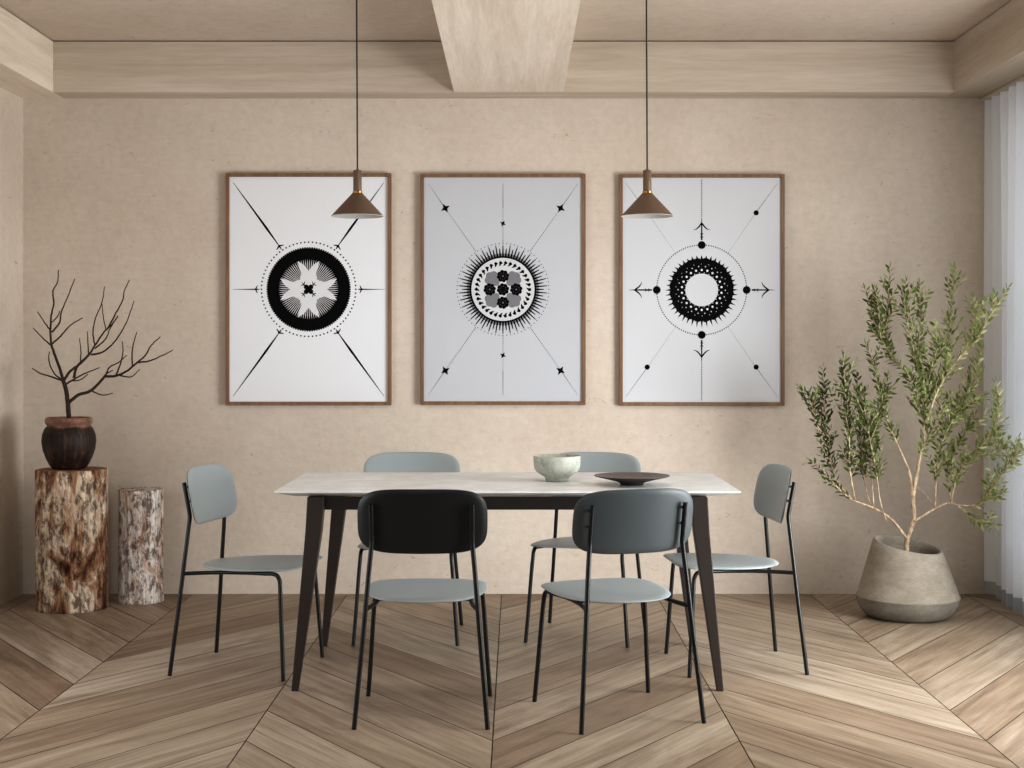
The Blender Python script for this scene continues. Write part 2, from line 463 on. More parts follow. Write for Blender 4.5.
chair_spots = [
    ((-.322, 5.127), yaw(0, 1), 'nearer grey chair on the left with its shade-darkened back turned squarely to the viewer'),
    ((.355, 5.126), yaw(-.156, .463), 'grey chair turned at an angle with its back to the viewer, before the plate'),
    ((-1.085, 5.870), yaw(.4485, -.0935), 'grey chair at the left end of the table, pale backrest near the log stools'),
    ((.889, 5.914), yaw(-.454, -.045), 'grey chair at the right end of the table, nearest the potted tree'),
    ((-.480, 6.510), yaw(0, -1), 'grey chair on the wall side of the table, left, only backrest top above table'),
    ((.317, 6.517), yaw(-.118, -.468), 'grey chair on the wall side of the table, right, behind the stone bowl'),
]
c0 = make_chair()
for i, ((x, y), r, lab) in enumerate(chair_spots):
    if i == 0: c0.location = (x, y, 0); c0.rotation_euler.z = r; c0['label'] = lab
    else:
        d = dup(c0, (x, y, 0), r, lab)
        if i == 1:                                   # window light on the angled chair's back, painted as a lighter rear
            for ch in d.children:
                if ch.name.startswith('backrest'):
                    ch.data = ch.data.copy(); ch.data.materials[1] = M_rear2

# ------------------------------------------------------------------ table
TX, TY = -.033, 5.86
def table():
    t = thing('dining_table', 'rectangular dining table with pale stone top and dark splayed wooden legs', 'table', (TX, TY, 0))
    bm = bmesh.new(); hx, hy = .876, .43
    def ring(ins, z, cr):
        pts = []
        for qx, qy, a0 in ((1, 1, 0), (-1, 1, PI / 2), (-1, -1, PI), (1, -1, 1.5 * PI)):
            for k in range(7):
                a = a0 + PI / 2 * k / 6
                pts.append(bm.verts.new((qx * (hx - ins - cr) + cr * math.cos(a), qy * (hy - ins - cr) + cr * math.sin(a), z)))
        return pts
    rs = [ring(.062, .727, .015), ring(.004, .7425, .02), ring(0, .7445, .02), ring(0, .7485, .02), ring(.0015, .75, .02)]
    bm.faces.new(rs[0][::-1]); bm.faces.new(rs[-1])
    for a, b in zip(rs, rs[1:]):
        n = len(a)
        for k in range(n): bm.faces.new((a[k], a[(k + 1) % n], b[(k + 1) % n], b[k]))
    obj('tabletop', bm, M_top, t)
    for sx in (-1, 1):
        for sy in (-1, 1):
            bm = bmesh.new(); q = []
            for (cx, cy, wx, wy, z) in ((sx * .798, sy * .412, .013, .013, 0), (sx * .730, sy * .384, .030, .028, .60), (sx * .721, sy * .380, .032, .032, .727)):
                q.append([bm.verts.new((cx + a * wx, cy + b * wy, z)) for a, b in ((-1, -1), (1, -1), (1, 1), (-1, 1))])
            bm.faces.new(q[0][::-1]); bm.faces.new(q[-1])
            for a, b in zip(q, q[1:]):
                for k in range(4): bm.faces.new((a[k], a[(k + 1) % 4], b[(k + 1) % 4], b[k]))
            bevel(bm, .003, 2); obj('leg', bm, M_leg, t)
    for sy in (-1, 1):
        obj('apron', boxes((-.690, .690, sy * .385 - .012, sy * .385 + .012, .678, .727), bev=.002), M_apron, t)
    for sx in (-1, 1):
        obj('apron', boxes((sx * .712 - .012, sx * .712 + .012, -.35, .35, .678, .727), bev=.002), M_apron, t)
table()

# ------------------------------------------------------------------ bowl, plate
bm = bmesh.new()
def rough_fn(amp, fr, seed=0):
    def f(p, a):
        n = noise.noise(Vector((math.cos(a) * fr, math.sin(a) * fr, p.z * fr * 4 + seed)))
        return Vector((p.x * (1 + amp * n), p.y * (1 + amp * n), p.z))
    return f
prof = [(.038, 0), (.046, .001), (.047, .010), (.050, .016), (.066, .026), (.083, .038), (.091, .050), (.0945, .066), (.0955, .085), (.096, .101), (.0945, .1035), (.0915, .102), (.0905, .085), (.089, .066), (.085, .052), (.076, .041), (.058, .030), (.03, .024), (.002, .023)]
lathe(bm, prof, 64, rough_fn(.012, 1.2))
o = obj('stone_bowl', bm, M_bowl, smooth=True); o.location = (.165, 5.865, .750)
tag(o, 'mottled pale grey footed bowl standing on the table beside the dark plate', 'bowl')
bm = bmesh.new()
prof = [(.040, 0), (.045, .001), (.046, .008), (.060, .014), (.10, .024), (.135, .032), (.147, .0355), (.1485, .037), (.147, .0385), (.135, .0365), (.10, .029), (.05, .0225), (.002, .021)]
lathe(bm, prof, 72)
for f in bm.faces: f.material_index = 1 if f.calc_center_median().z < .034 and f.normal.z <= 0 else 0
bm.normal_update()
for f in bm.faces: f.material_index = 1 if f.normal.z < -.05 else 0
o = obj('footed_plate', bm, [M_plate, M_plate_under], smooth=True); o.location = (.454, 5.695, .750)
tag(o, 'wide shallow dark brown footed plate on the right of the table', 'plate')

# ------------------------------------------------------------------ pendant lamps
def lamp(x, y, zr, label):
    t = thing('pendant_lamp', label, 'lamp', (x, y, zr), 0, 'brown cone pendant lamps')
    bm = bmesh.new(); lathe(bm, [(.105, 0), (.1055, .0015), (.018, .096), (.0165, .0975), (.0155, .0955), (.1035, .0012)], 64, close_start=False, close_end=False)
    bm.verts.ensure_lookup_table()
    r0 = bm.verts[0:64]; r5 = bm.verts[5 * 64:6 * 64]
    for k in range(64): bm.faces.new((r5[k], r5[(k + 1) % 64], r0[(k + 1) % 64], r0[k]))
    bmesh.ops.recalc_face_normals(bm, faces=bm.faces[:])
    for f in bm.faces:
        f.material_index = 1 if (f.normal.z < -.1 and f.calc_center_median().z > .0005) else 0
    obj('lamp_shade', bm, [M_lamp, M_lamp_in], t, auto=50)
    bm = bmesh.new(); lathe(bm, [(.0190, .094), (.0192, .095), (.0192, .101), (.018, .102)], 40); obj('brass_ring', bm, M_brass, t, auto=40)
    bm = bmesh.new(); lathe(bm, [(.0165, .1015), (.0170, .1025), (.0170, .184), (.0155, .186), (.006, .187), (.0045, .194), (.003, .195)], 40); obj('lamp_socket', bm, M_lamp, t, auto=40)
    bm = bmesh.new(); L = ZC - zr
    tube(bm, catmull([(0, 0, .19), (-.0012, 0, .45), (-.003, 0, .8), (-.003, 0, L - .03)], 6), .0032, 8); obj('cord', bm, M_cord, t, auto=40)
    bm = bmesh.new(); lathe(bm, [(.05, L - .001), (.05, L - .024), (.046, L - .028), (.006, L - .03)][::-1], 32); obj('ceiling_rose', bm, M_lamp, t, auto=40)
    bm = bmesh.new(); lathe(bm, [(.006, .045), (.013, .05), (.016, .062), (.013, .078), (.008, .088), (.007, .094)], 24); obj('bulb', bm, M_lamp_in, t, smooth=True)
    return t
lamp(-.642, 5.86, 1.820, 'brown cone pendant lamp hanging in front of the left framed print')
lamp(.529, 5.86, 1.820, 'brown cone pendant lamp hanging in front of the right framed print')

# ------------------------------------------------------------------ framed prints
S = 1 / 191.3
class Ink:                      # flat shapes on the sheet, px units from the centre, y up
    def __init__(s): s.bm = bmesh.new(); s.k = 0
    def poly(s, pts, lay=0, mi=0):
        s.k += 1; d = -.0004 - .00025 * lay - 1.5e-6 * (s.k % 100)
        vs = [s.bm.verts.new((x * S, d, y * S)) for x, y in pts]
        if len(vs) >= 3:
            f = s.bm.faces.new(vs); f.material_index = mi
    def disc(s, x, y, r, n=16, lay=0, mi=0): s.poly([(x + r * math.cos(2 * PI * k / n), y + r * math.sin(2 * PI * k / n)) for k in range(n)], lay, mi)
    def ring(s, x, y, r0, r1, n=64, lay=0, mi=0):
        for k in range(n):
            a, b = 2 * PI * k / n, 2 * PI * (k + 1) / n
            s.poly([(x + r0 * math.cos(a), y + r0 * math.sin(a)), (x + r1 * math.cos(a), y + r1 * math.sin(a)), (x + r1 * math.cos(b), y + r1 * math.sin(b)), (x + r0 * math.cos(b), y + r0 * math.sin(b))], lay, mi)
    def seg(s, a, b, w0, w1, lay=0, mi=0):
        dx, dy = b[0] - a[0], b[1] - a[1]; L = math.hypot(dx, dy); nx, ny = -dy / L / 2, dx / L / 2
        s.poly([(a[0] + nx * w0, a[1] + ny * w0), (a[0] - nx * w0, a[1] - ny * w0), (b[0] - nx * w1, b[1] - ny * w1), (b[0] + nx * w1, b[1] + ny * w1)], lay, mi)
    def dots(s, a, b, step, r0, r1=None, lay=0, mi=0):
        L = math.hypot(b[0] - a[0], b[1] - a[1]); n = int(L / step); r1 = r0 if r1 is None else r1
        for i in range(n + 1):
            t = i / n; s.disc(a[0] + (b[0] - a[0]) * t, a[1] + (b[1] - a[1]) * t, r0 + (r1 - r0) * t, 6, lay, mi)
    def rot(s, pts, a, ox=0, oy=0): return [(ox + x * math.cos(a) - y * math.sin(a), oy + x * math.sin(a) + y * math.cos(a)) for x, y in pts]
    def star(s, x, y, r, q=.28, n=4, rot=PI / 4, lay=0, mi=0):
        s.poly([(x + (r if k % 2 == 0 else r * q) * math.cos(rot + PI * k / n), y + (r if k % 2 == 0 else r * q) * math.sin(rot + PI * k / n)) for k in range(2 * n)], lay, mi)
def art1():
    k = Ink()
    k.disc(0, 0, 41.3, 96, 0)
    for i in range(110):
        a = 2 * PI * i / 110; k.disc(41.5 * math.cos(a), 41.5 * math.sin(a), .9, 8, 0)
    k.disc(0, 0, 31, 72, 1, 1)
    rn = random.Random(2)
    for i in range(84):
        a = 2 * PI * i / 84; w = 2.36; r1 = 12 + rn.random() * 3
        k.poly(k.rot([(31.4, w / 2), (31.4, -w / 2), (26, -.62), (r1, -.28), (r1, .28), (26, .62)], a), 2)
    k.ring(0, 0, 28.5 + 1.2, 32, 72, 2)
    k.disc(0, 0, 13.2, 40, 2.5, 1)
    for q in range(4):
        k.poly(k.rot([(0, 0), (8.3, 8.3), (8.4, 13), (7.2, 15), (8.8, 20), (10.9, 28.3), (4.5, 24.3), (0, 18.6)], q * PI / 2), 3, 1)
        k.poly(k.rot([(0, 0), (0, 18.6), (-4.5, 24.3), (-10.9, 28.3), (-8.8, 20), (-7.2, 15), (-8.4, 13), (-8.3, 8.3)], q * PI / 2), 3, 1)
        a = PI / 4 + q * PI / 2
        k.disc(3.3 * math.cos(a), 3.3 * math.sin(a), 2.5, 12, 4); 
        c = (6.6 * math.cos(a), 6.6 * math.sin(a))
        k.seg((4 * math.cos(a), 4 * math.sin(a)), (9.6 * math.cos(a), 9.6 * math.sin(a)), 1.1, .6, 4)
        for s_ in (-1, 1):
            b = a + s_ * 1.05; k.seg(c, (c[0] + 3.3 * math.cos(b), c[1] + 3.3 * math.sin(b)), 1.2, .5, 4)
    k.disc(0, 0, 2.2, 12, 4)
    for i in range(76):
        a = 2 * PI * i / 76; k.disc(47.2 * math.cos(a), 47.2 * math.sin(a), .85, 8)
    def fleur(x, y, a, s_):
        for b, L in ((0, 3.8), (1.15, 4.4), (-1.15, 4.4)):
            k.seg((x, y), (x + s_ * L * math.cos(a + b), y + s_ * L * math.sin(a + b)), 1.7 * s_, .7 * s_, 0)
        k.disc(x, y, 1.1 * s_, 8, 0)
    for sx in (-1, 1):
        for sy in (-1, 1):
            o_, m_, i_ = (sx * 75.5, sy * 107), (sx * 42, sy * 61), (sx * 29.5, sy * 43.5)
            k.seg(o_, m_, .35, 2.3); k.seg(m_, i_, 2.3, .7); fleur(i_[0], i_[1], math.atan2(-sy * 43.5, -sx * 29.5), 1.05)
        k.seg((sx * 76, 0), (sx * 52, 0), .25, 1.3); fleur(sx * 53, 0, 0 if sx < 0 else PI, .95)
    return k.bm, [M_ink, M_light_ink]
def art2():
    k = Ink()
    k.disc(0, 0, 32, 80, 0, 1); k.ring(0, 0, 31.6, 33.4, 96, 1)
    k.ring(0, 0, 33.4, 36, 96, 1, 2)
    N = 76
    for i in range(N):
        a = 2 * PI * i / N; L = 44.5 if i % 2 else 41
        k.poly(k.rot([(33, .95), (33, -.95), (37.5, -.66), (L, -.36), (L, .36), (37.5, .66)], a), 2)
        k.disc(46 * math.cos(a), 46 * math.sin(a), .55, 6, 1)
    N = 34
    for i in range(N):
        a = 2 * PI * i / N
        k.poly(k.rot([(27.8, -1.2), (28.6, .3), (27.2, 1.4), (25.2, 1.2), (23.4, 2.0), (24.0, .2), (25.2, -.6), (26.0, -2.2)], a), 1)
    for q in range(4):
        a = q * PI / 2 + PI / 4; cx, cy = 14.6 * math.cos(a), 14.6 * math.sin(a)
        for j in range(6):
            b = j * PI / 3 + a; k.disc(cx + 4.3 * math.cos(b), cy + 4.3 * math.sin(b), 3.9, 14, 1, 2)
        k.disc(cx, cy, 4, 12, 2, 2)
    for cx, cy in ((0, 0), (13.3, 0), (-13.3, 0), (0, 13.3), (0, -13.3)):
        for j in range(8):
            b = j * PI / 4 + .2; k.disc(cx + 4.2 * math.cos(b), cy + 4.2 * math.sin(b), 2.1, 12, 3)
        k.disc(cx, cy, 4.4, 16, 3)
        if cx or cy: k.disc(cx, cy, .8, 8, 4, 2)
        for j in range(8):
            b = j * PI / 4 + .6; k.disc(cx + 3.1 * math.cos(b), cy + 3.1 * math.sin(b), .3, 5, 4, 2)
    for sx in (-1, 1):
        for sy in (-1, 1):
            k.dots((sx * 27.5, sy * 38.5), (sx * 57, sy * 80), 1.75, .48, .4); k.seg((sx * 58, sy * 81.5), (sx * 75, sy * 106), .5, .15)
            k.star(sx * 57.7, sy * 81.3, 5.0, .42, 4, PI / 4 + .25 * sx); k.disc(sx * 57.7, sy * 81.3, 2.1, 10)
    for sy in (-1, 1):
        k.dots((0, sy * 47), (0, sy * 82), 1.75, .5, .35); k.seg((0, sy * 82), (0, sy * 106), .5, .25); k.star(0, sy * 66, 3.3, .42, 4, PI / 4 + .3); k.disc(0, sy * 66, 1.4, 8)
    return k.bm, [M_ink, M_light2, M_grey_ink]
def art3():
    k = Ink(); rn = random.Random(5)
    k.ring(0, 0, 16.4, 31, 96, 0)
    for i in range(64):
        a = 2 * PI * i / 64; down = .5 - .5 * math.sin(a)
        k.disc(30.3 * math.cos(a), 30.3 * math.sin(a), 1.5 + rn.random() * .8, 8, 0)
    for i in range(44):
        a = 2 * PI * i / 44; L = 34.5 + 3.0 * (.5 - .5 * math.sin(a)) + rn.random()
        k.poly(k.rot([(29, 1.5), (29, -1.5), (32.5, -.8), (L, .3), (32.5, .9)], a), 0)
    for i in range(22):
        a = 2 * PI * (i + .5) / 22
        k.disc(20.0 * math.cos(a), 20.0 * math.sin(a), 1.15, 10, 1, 1)
        k.disc(23.6 * math.cos(a + .13), 23.6 * math.sin(a + .13), .62, 8, 1, 1)
        k.disc(26 * math.cos(a + .02), 26 * math.sin(a + .02), .4, 6, 1, 1)
        k.disc(17.2 * math.cos(a + .14), 17.2 * math.sin(a + .14), .5, 6, 1, 1)
    for i in range(120):
        a = 2 * PI * i / 120; k.disc(45 * math.cos(a), 45 * math.sin(a), .66, 8)
    for q in range(4):
        a = q * PI / 2
        R = lambda pts: k.rot(pts, a)
        c = R([(45, 0)])[0]; k.disc(c[0], c[1], 3.9, 24, 1)
        L0, L1, L2, L3 = R([(50, 0), (58, 0), (63, 0), (73, 0)])
        k.seg(L0, L2, 1.6, 1.2); k.seg(L2, L3, 1.4, .3)
        for s_ in (-1, 1):
            pp = R([(67, 0), (63, s_ * 3.0), (60.8, s_ * 5.6), (60.2, s_ * 8.3)])
            for u, v, w0, w1 in zip(pp, pp[1:], (1.5, 1.4, .9), (1.4, .9, .3)): k.seg(u, v, w0, w1)
            for rr in (52, 55):
                b = R([(rr, 0), (rr + 1.6, s_ * 1.6)]); k.seg(b[0], b[1], .8, .4)
    for sy in (-1, 1): k.dots((0, sy * 74), (0, sy * 110), 1.8, .58)
    for sx in (-1, 1):
        for sy in (-1, 1):
            k.dots((sx * 25, sy * 35), (sx * 54, sy * 77), 1.5, .26, .34); k.seg((sx * 54, sy * 77), (sx * 76, sy * 107), .45, .2); k.disc(sx * 54.5, sy * 77.2, 2.6, 16)
    return k.bm, [M_ink, M_light_ink]
def picture(px0, px1, py0, py1, art, paper, label):
    D = 7.58; a, b = P(px0, py0, D), P(px1, py1, D)
    cx, cz = (a.x + b.x) / 2, (a.z + b.z) / 2; hx, hz = (b.x - a.x) / 2, (a.z - b.z) / 2
    t = thing('framed_print', label, 'picture', (cx, YB - .002, cz), 0, 'framed black and white prints on the back wall')
    w = .0185; y0, y1 = -.032, -.001
    obj('frame', boxes((-hx, hx, y0, y1, hz - w, hz), (-hx, hx, y0, y1, -hz, -hz + w), (-hx, -hx + w, y0, y1, -hz + w, hz - w), (hx - w, hx, y0, y1, -hz + w, hz - w), bev=.0012, seg=1), M_frame, t)
    sh = obj('print_sheet', boxes((-hx + w, hx - w, -.020, -.001, -hz + w, hz - w)), paper, t)
    bm, ms = art(); m = obj('printed_motif', bm, ms, sh); m.location = (0, -.020, 0)
    return t
picture(225.6, 391.2, 173.2, 405.3, art1, M_paper, 'wood-framed print with black disc around a white four-petalled flower')
picture(420.3, 585.6, 173.7, 405.0, art2, M_paper2, 'wood-framed print with spiky sunburst ring and small stars, middle of three')
picture(619.2, 784.6, 174.0, 405.8, art3, M_paper3, 'wood-framed print with black hollow wreath, four balls and arrows')

# ------------------------------------------------------------------ logs, vase, dead branch
def logstool(x, y, r, h, mat, seed, label, squash=1.0):
    t = thing('log_stool', label, 'log stool', (x, y, 0), 2.5)
    bm = bmesh.new(); seg = 110; nz = 60
    def rad(a, z):
        v = Vector((math.cos(a) * 1.3, math.sin(a) * 1.3, z * 1.2 + seed))
        b = 1 + .055 * noise.noise(v) + .03 * noise.noise(Vector((math.cos(a) * 5, math.sin(a) * 5, z * 2 + seed)))
        b += .016 * noise.noise(Vector((math.cos(a) * 18, math.sin(a) * 18, z * 6 + seed))) + .008 * noise.noise(Vector((math.cos(a) * 50, math.sin(a) * 50, z * 16)))
        b += .02 * (1 - z / h) ** 4
        return r * b * .985
    rings = []
    for j in range(nz + 1):
        z = h * j / nz; k_ = 1
        if j == nz: k_ = .965
        if j == nz - 1: z = h - .004
        rings.append([bm.verts.new((rad(2 * PI * k / seg, z) * k_ * math.cos(2 * PI * k / seg), rad(2 * PI * k / seg, z) * k_ * squash * math.sin(2 * PI * k / seg), z)) for k in range(seg)])
    for i in range(nz):
        for k in range(seg): bm.faces.new((rings[i][k], rings[i][(k + 1) % seg], rings[i + 1][(k + 1) % seg], rings[i + 1][k]))
    bm.faces.new(rings[0][::-1])
    obj('bark', bm, mat, t, smooth=True)
    bm = bmesh.new(); prev = None
    for f in (.966, .8, .6, .4, .2):
        ring = [bm.verts.new((rad(2 * PI * k / seg, h) * f * math.cos(2 * PI * k / seg), rad(2 * PI * k / seg, h) * f * squash * math.sin(2 * PI * k / seg), h - .0005 + (.0015 * noise.noise(Vector((k, f * 9, 1.5))) if f < .9 else 0))) for k in range(seg)]
        if prev:
            for k in range(seg): bm.faces.new((prev[k], prev[(k + 1) % seg], ring[(k + 1) % seg], ring[k]))
        prev = ring
    bm.faces.new(prev)
    obj('cut_top', bm, M_logtop if mat is M_log else M_log2, t)
    return t
logstool(-2.206, 7.20, .172, .690, M_log, 3, 'tall weathered brown log stool carrying the dark vase')
logstool(-1.914, 7.39, .114, .572, M_log2, 11, 'short slim pale log stool standing alone beside the taller one')
vx, vy = -2.222, 7.20
bm = bmesh.new()
prof = [(.070, 0), (.082, .003), (.094, .020), (.112, .055), (.126, .095), (.1315, .135), (.128, .170), (.117, .198), (.106, .212), (.1045, .217), (.112, .223), (.1155, .235), (.1145, .248), (.107, .2545), (.098, .252), (.094, .238), (.094, .20), (.07, .185), (.002, .183)]
lathe(bm, prof, 96, rough_fn(.03, 1.6, 4))
o = obj('round_vase', bm, M_vase, smooth=True); o.location = (vx, vy, .6915)
tag(o, 'round dark burnt-brown vase with a thick pinkish lip on the tall log', 'vase')

def Z(px, py, x0, y0, s): return (x0 + px / s, y0 + py / s)
def branch():
    q = lambda *pts: [Z(a, b, 20, 260, 4.8) for a, b in pts]
    B = [  # (points, r0, r1, depth drift)
        (q((236, 790), (234, 750), (230, 690), (220, 620), (208, 580)), .013, .010, 0),
        (q((208, 580), (190, 520), (165, 450), (150, 405)), .008, .006, -.03),
        (q((150, 405), (146, 340), (150, 270), (162, 205), (158, 150), (180, 105), (185, 48)), .0055, .0026, .05),
        (q((150, 410), (110, 375), (62, 325)), .0042, .0022, -.06),
        (q((150, 345), (118, 300), (84, 248)), .004, .0022, .06),
        (q((150, 405), (195, 365), (240, 315), (300, 278)), .005, .0024, -.07),
        (q((155, 345), (190, 300), (200, 245), (232, 170), (262, 90)), .0045, .0022, .06),
        (q((155, 298), (182, 268), (190, 245)), .0032, .0022, -.02),
        (q((205, 580), (150, 560), (100, 545), (57, 520)), .005, .0024, .05),
        (q((205, 578), (165, 545), (140, 490), (140, 440)), .0045, .0022, -.06),
        (q((212, 575), (240, 535), (280, 505), (325, 462), (360, 410), (400, 350), (440, 310), (470, 268)), .007, .0026, .04),
        (q((360, 410), (350, 350), (362, 280), (393, 205), (405, 128)), .004, .0022, .07),
        (q((412, 335), (400, 270), (392, 205)), .003, .002, -.03),
        (q((420, 330), (455, 265), (492, 195), (500, 150), (526, 96)), .0045, .0022, -.05),
        (q((340, 455), (400, 440), (460, 385), (510, 300), (548, 195)), .005, .0022, -.10),
        (q((360, 425), (410, 380), (432, 330), (470, 270)), .004, .0022, -.04),
        (q((290, 500), (292, 440), (285, 375)), .0036, .002, .05),
        (q((330, 458), (326, 400), (323, 342)), .0036, .002, -.06),
        (q((258, 565), (275, 510), (330, 455)), .0075, .005, -.03),
        (q((215, 600), (250, 578), (310, 545), (383, 516)), .0055, .0022, -.08),
        (q((250, 580), (290, 575), (326, 548)), .0038, .0022, .03),
        (q((233, 685), (280, 648), (335, 630), (380, 590), (412, 552)), .0085, .006, -.05),
        (q((345, 630), (395, 648), (446, 640)), .0038, .0022, .05),
        (q((412, 558), (460, 556), (510, 535), (562, 492), (600, 460), (630, 410), (674, 368)), .0068, .0024, -.10),
        (q((560, 492), (620, 485), (680, 460), (734, 432)), .0045, .0022, -.05),
        (q((540, 510), (538, 440), (550, 380), (562, 345)), .0038, .002, .05),
        (q((460, 555), (482, 500), (494, 440), (491, 390)), .0042, .002, -.04),
        (q((412, 552), (430, 515), (475, 490), (512, 456)), .0042, .002, .06),
        (q((408, 552), (425, 540), (445, 530)), .0035, .0022, .02),
        (q((480, 555), (535, 560), (574, 524)), .0038, .002, -.04),
    ]
    bm = bmesh.new(); rn = random.Random(1)
    for pts, r0, r1, dr in B:
        # depth grows with distance from the base so that the branch spreads in space
        w = []
        for i, (x, y) in enumerate(pts):
            Y = 7.20 + (.10 * math.sin((x - 68) * .055) + .05 * math.sin(y * .05)) * min(1, max(0, (400 - y) / 50)) 
            w.append(P(x, y, Y))
        c = catmull(w, 6); n = len(c)
        c = [p + Vector((rn.uniform(-1, 1), rn.uniform(-1, 1), rn.uniform(-1, 1))) * .0009 for p in c]
        tube(bm, c, [r0 + (r1 - r0) * i / (n - 1) for i in range(n)], 8)
    o = obj('dried_branch', bm, M_twig, smooth=True)
    # origin at the foot inside the vase
    foot = P(69.2, 424.6, 7.20)
    o.data.transform(Matrix.Translation(-foot)); o.location = foot
    tag(o, 'bare dark leafless branch standing in the round vase', 'branch')
branch()

# ------------------------------------------------------------------ potted tree
def tree():
    px, py = 1.881, 6.965
    t = thing('potted_tree', 'slender leafy green tree in a slanted-rim concrete planter by the curtain', 'potted plant', (px, py, 0))
    base = Vector((px, py, 0))
    slant = lambda p, k: p.z + k * (-.15 * p.x + .13 * p.y)
    def fn(p, a):
        k = max(0, (p.z - .10) / .24); return Vector((p.x, p.y, slant(p, k ** 1.5)))
    bm = bmesh.new()
    pr = [(.243, .094), (.2425, .103), (.235, .118), (.215, .18), (.193, .25), (.170, .32), (.160, .3445), (.155, .3485), (.148, .3445), (.153, .31), (.165, .24), (.168, .20)]
    lathe(bm, pr, 96, fn, True, False)
    obj('planter', bm, M_pot, t, smooth=True)
    bm = bmesh.new()
    lathe(bm, [(.165, 0), (.185, .004), (.207, .018), (.228, .045), (.239, .072), (.2435, .094)], 96, None, True, False)
    obj('planter_base_band', bm, M_potlow, t, smooth=True)
    bm = bmesh.new(); lathe(bm, [(.02, .285), (.08, .283), (.157, .280)][::-1], 48, None, False, True)
    bmesh.ops.recalc_face_normals(bm, faces=bm.faces[:]); obj('soil', bm, M_soil, t)
    stems = [
        # (pts px, r0, r1, leaf start fraction, leafiness)
        ([(906.5, 566), (906.5, 553), (907.5, 539), (913.8, 519.5), (913, 497.5), (917, 473), (923, 440), (926, 423)], .0135, .009, .95, .5, 0),
        ([(926, 423), (931, 408), (940, 386), (957.5, 360), (977, 338), (990, 316), (1008, 288)], .008, .0022, .15, 1, -.35),
        ([(912.5, 497), (909.4, 473), (901.7, 454), (892, 432), (884, 410), (879, 391), (872, 360), (866, 345)], .0075, .0022, .35, 1, -.1),
        ([(926, 423), (921, 386), (918, 353), (921, 320), (919.5, 284)], .006, .002, .1, 1.2, .12),
        ([(921, 386), (896, 362), (881, 338), (872, 312), (865.5, 289)], .005, .002, .2, 1, .1),
        ([(896, 362), (887, 335), (888, 300), (889.7, 268)], .004, .0018, .1, 1, .2),
        ([(921, 386), (912, 342), (905, 310), (906, 281)], .0045, .0018, .1, 1.2, -.15),
        ([(881, 338), (878, 310), (875.5, 288)], .003, .0018, 0, 1, -.05),
        ([(940, 386), (949, 342), (951, 310), (953.5, 268)], .0045, .0018, .15, 1.1, .12),
        ([(957.5, 360), (971, 335), (975, 318), (976, 301)], .0035, .0018, .2, 1, .1),
        ([(923, 440), (926, 405), (930, 375), (938, 350), (935, 325)], .0045, .0018, .1, 1.5, -.3),
        # left limb
        ([(907.2, 539), (892, 520), (874.4, 508.4), (852.5, 499.7), (838, 488), (826, 474), (811, 461)], .0075, .002, .55, .8, -.1),
        ([(852, 499), (836, 480), (830, 455), (826, 430), (824, 395), (823, 368)], .004, .0018, .15, 1.2, .1),
        ([(826, 440), (815, 420), (811, 400), (809, 393)], .003, .0018, 0, 1.2, 0),
        ([(855, 500), (850, 470), (849, 430), (846, 395), (843, 356)], .0045, .0018, .15, 1.4, -.15),
        ([(872, 507), (866, 490), (862, 450), (860, 410), (857, 375)], .004, .0018, .2, 1.2, .15),
        ([(874, 508), (872, 480), (872, 450), (877, 415), (885, 393), (888, 376)], .004, .0018, .2, 1.3, -.1),
        ([(886, 520), (880, 500), (876, 470), (868, 430), (862, 392)], .0035, .0018, .3, 1.1, -.25),
        # right limb
        ([(913.8, 521.6), (935.6, 508.4), (951, 503), (964, 510.6), (977, 521.6), (996, 524)], .0065, .002, .6, .9, -.2),
        ([(951, 503), (957.5, 476), (975, 454), (988, 437), (997, 423), (999, 400), (996, 382)], .005, .0018, .1, 1.3, -.35),
        ([(955, 505), (979, 504), (992, 488), (1003, 471), (1014, 456), (1026, 446)], .004, .0018, .2, 1.2, -.42),
        ([(935, 508), (936.7, 476), (942, 443), (954, 415), (967, 392), (975, 377), (982, 347)], .0045, .0018, .15, 1.4, -.15),
        ([(942, 443), (950, 425), (962, 410), (976, 402), (984, 396)], .003, .0018, .1, 1.3, -.3),
        ([(951, 503), (948, 475), (955, 450), (968, 430), (975, 415)], .004, .0018, .1, 1.4, -.05),
        ([(917, 473), (922, 450), (932, 430), (940, 410), (944, 395)], .004, .0018, .2, 1.5, -.35),
        ([(926, 423), (916, 405), (913, 385), (908, 372)], .003, .0018, .1, 1.4, -.3),
        ([(935, 508), (926, 495), (917, 487)], .0022, .0012, .9, .1, 0),
        ([(977, 504), (986, 500), (995, 497), (1004, 493)], .0025, .0014, .1, 1.2, -.35),
        ([(975, 454), (985, 455), (998, 452), (1008, 440)], .0028, .0014, .1, 1.2, -.3),
    ]
    bt = bmesh.new(); bl = bmesh.new(); tone = []
    rn = random.Random(11)
    def leaf(p, d, L, W, tn):
        d = d.normalized(); s = d.cross(Vector((rn.uniform(-1, 1), rn.uniform(-1, 1), rn.uniform(-.4, 1.2)))).normalized(); n = d.cross(s)
        pts = []
        c0 = p; a = p + d * L * .3; b = p + d * L * .65 + n * L * .05; e = p + d * L + n * L * .12
        v = [bl.verts.new(x) for x in (c0, a - s * W * .45 + n * W * .16, a + n * 0, a + s * W * .45 + n * W * .16, b - s * W * .42 + n * W * .16, b, b + s * W * .42 + n * W * .16, e)]
        for f in ((0, 2, 1), (0, 3, 2), (1, 2, 5, 4), (2, 3, 6, 5), (4, 5, 7), (5, 6, 7)):
            bl.faces.new([v[i] for i in f]); tone.append(tn)
    def depth(x, f, dy):
        Y = 6.965 + dy * f
        if x > 960: Y -= (x - 960) / 60 * .16 * f
        return Y
    XMAX = 2.385
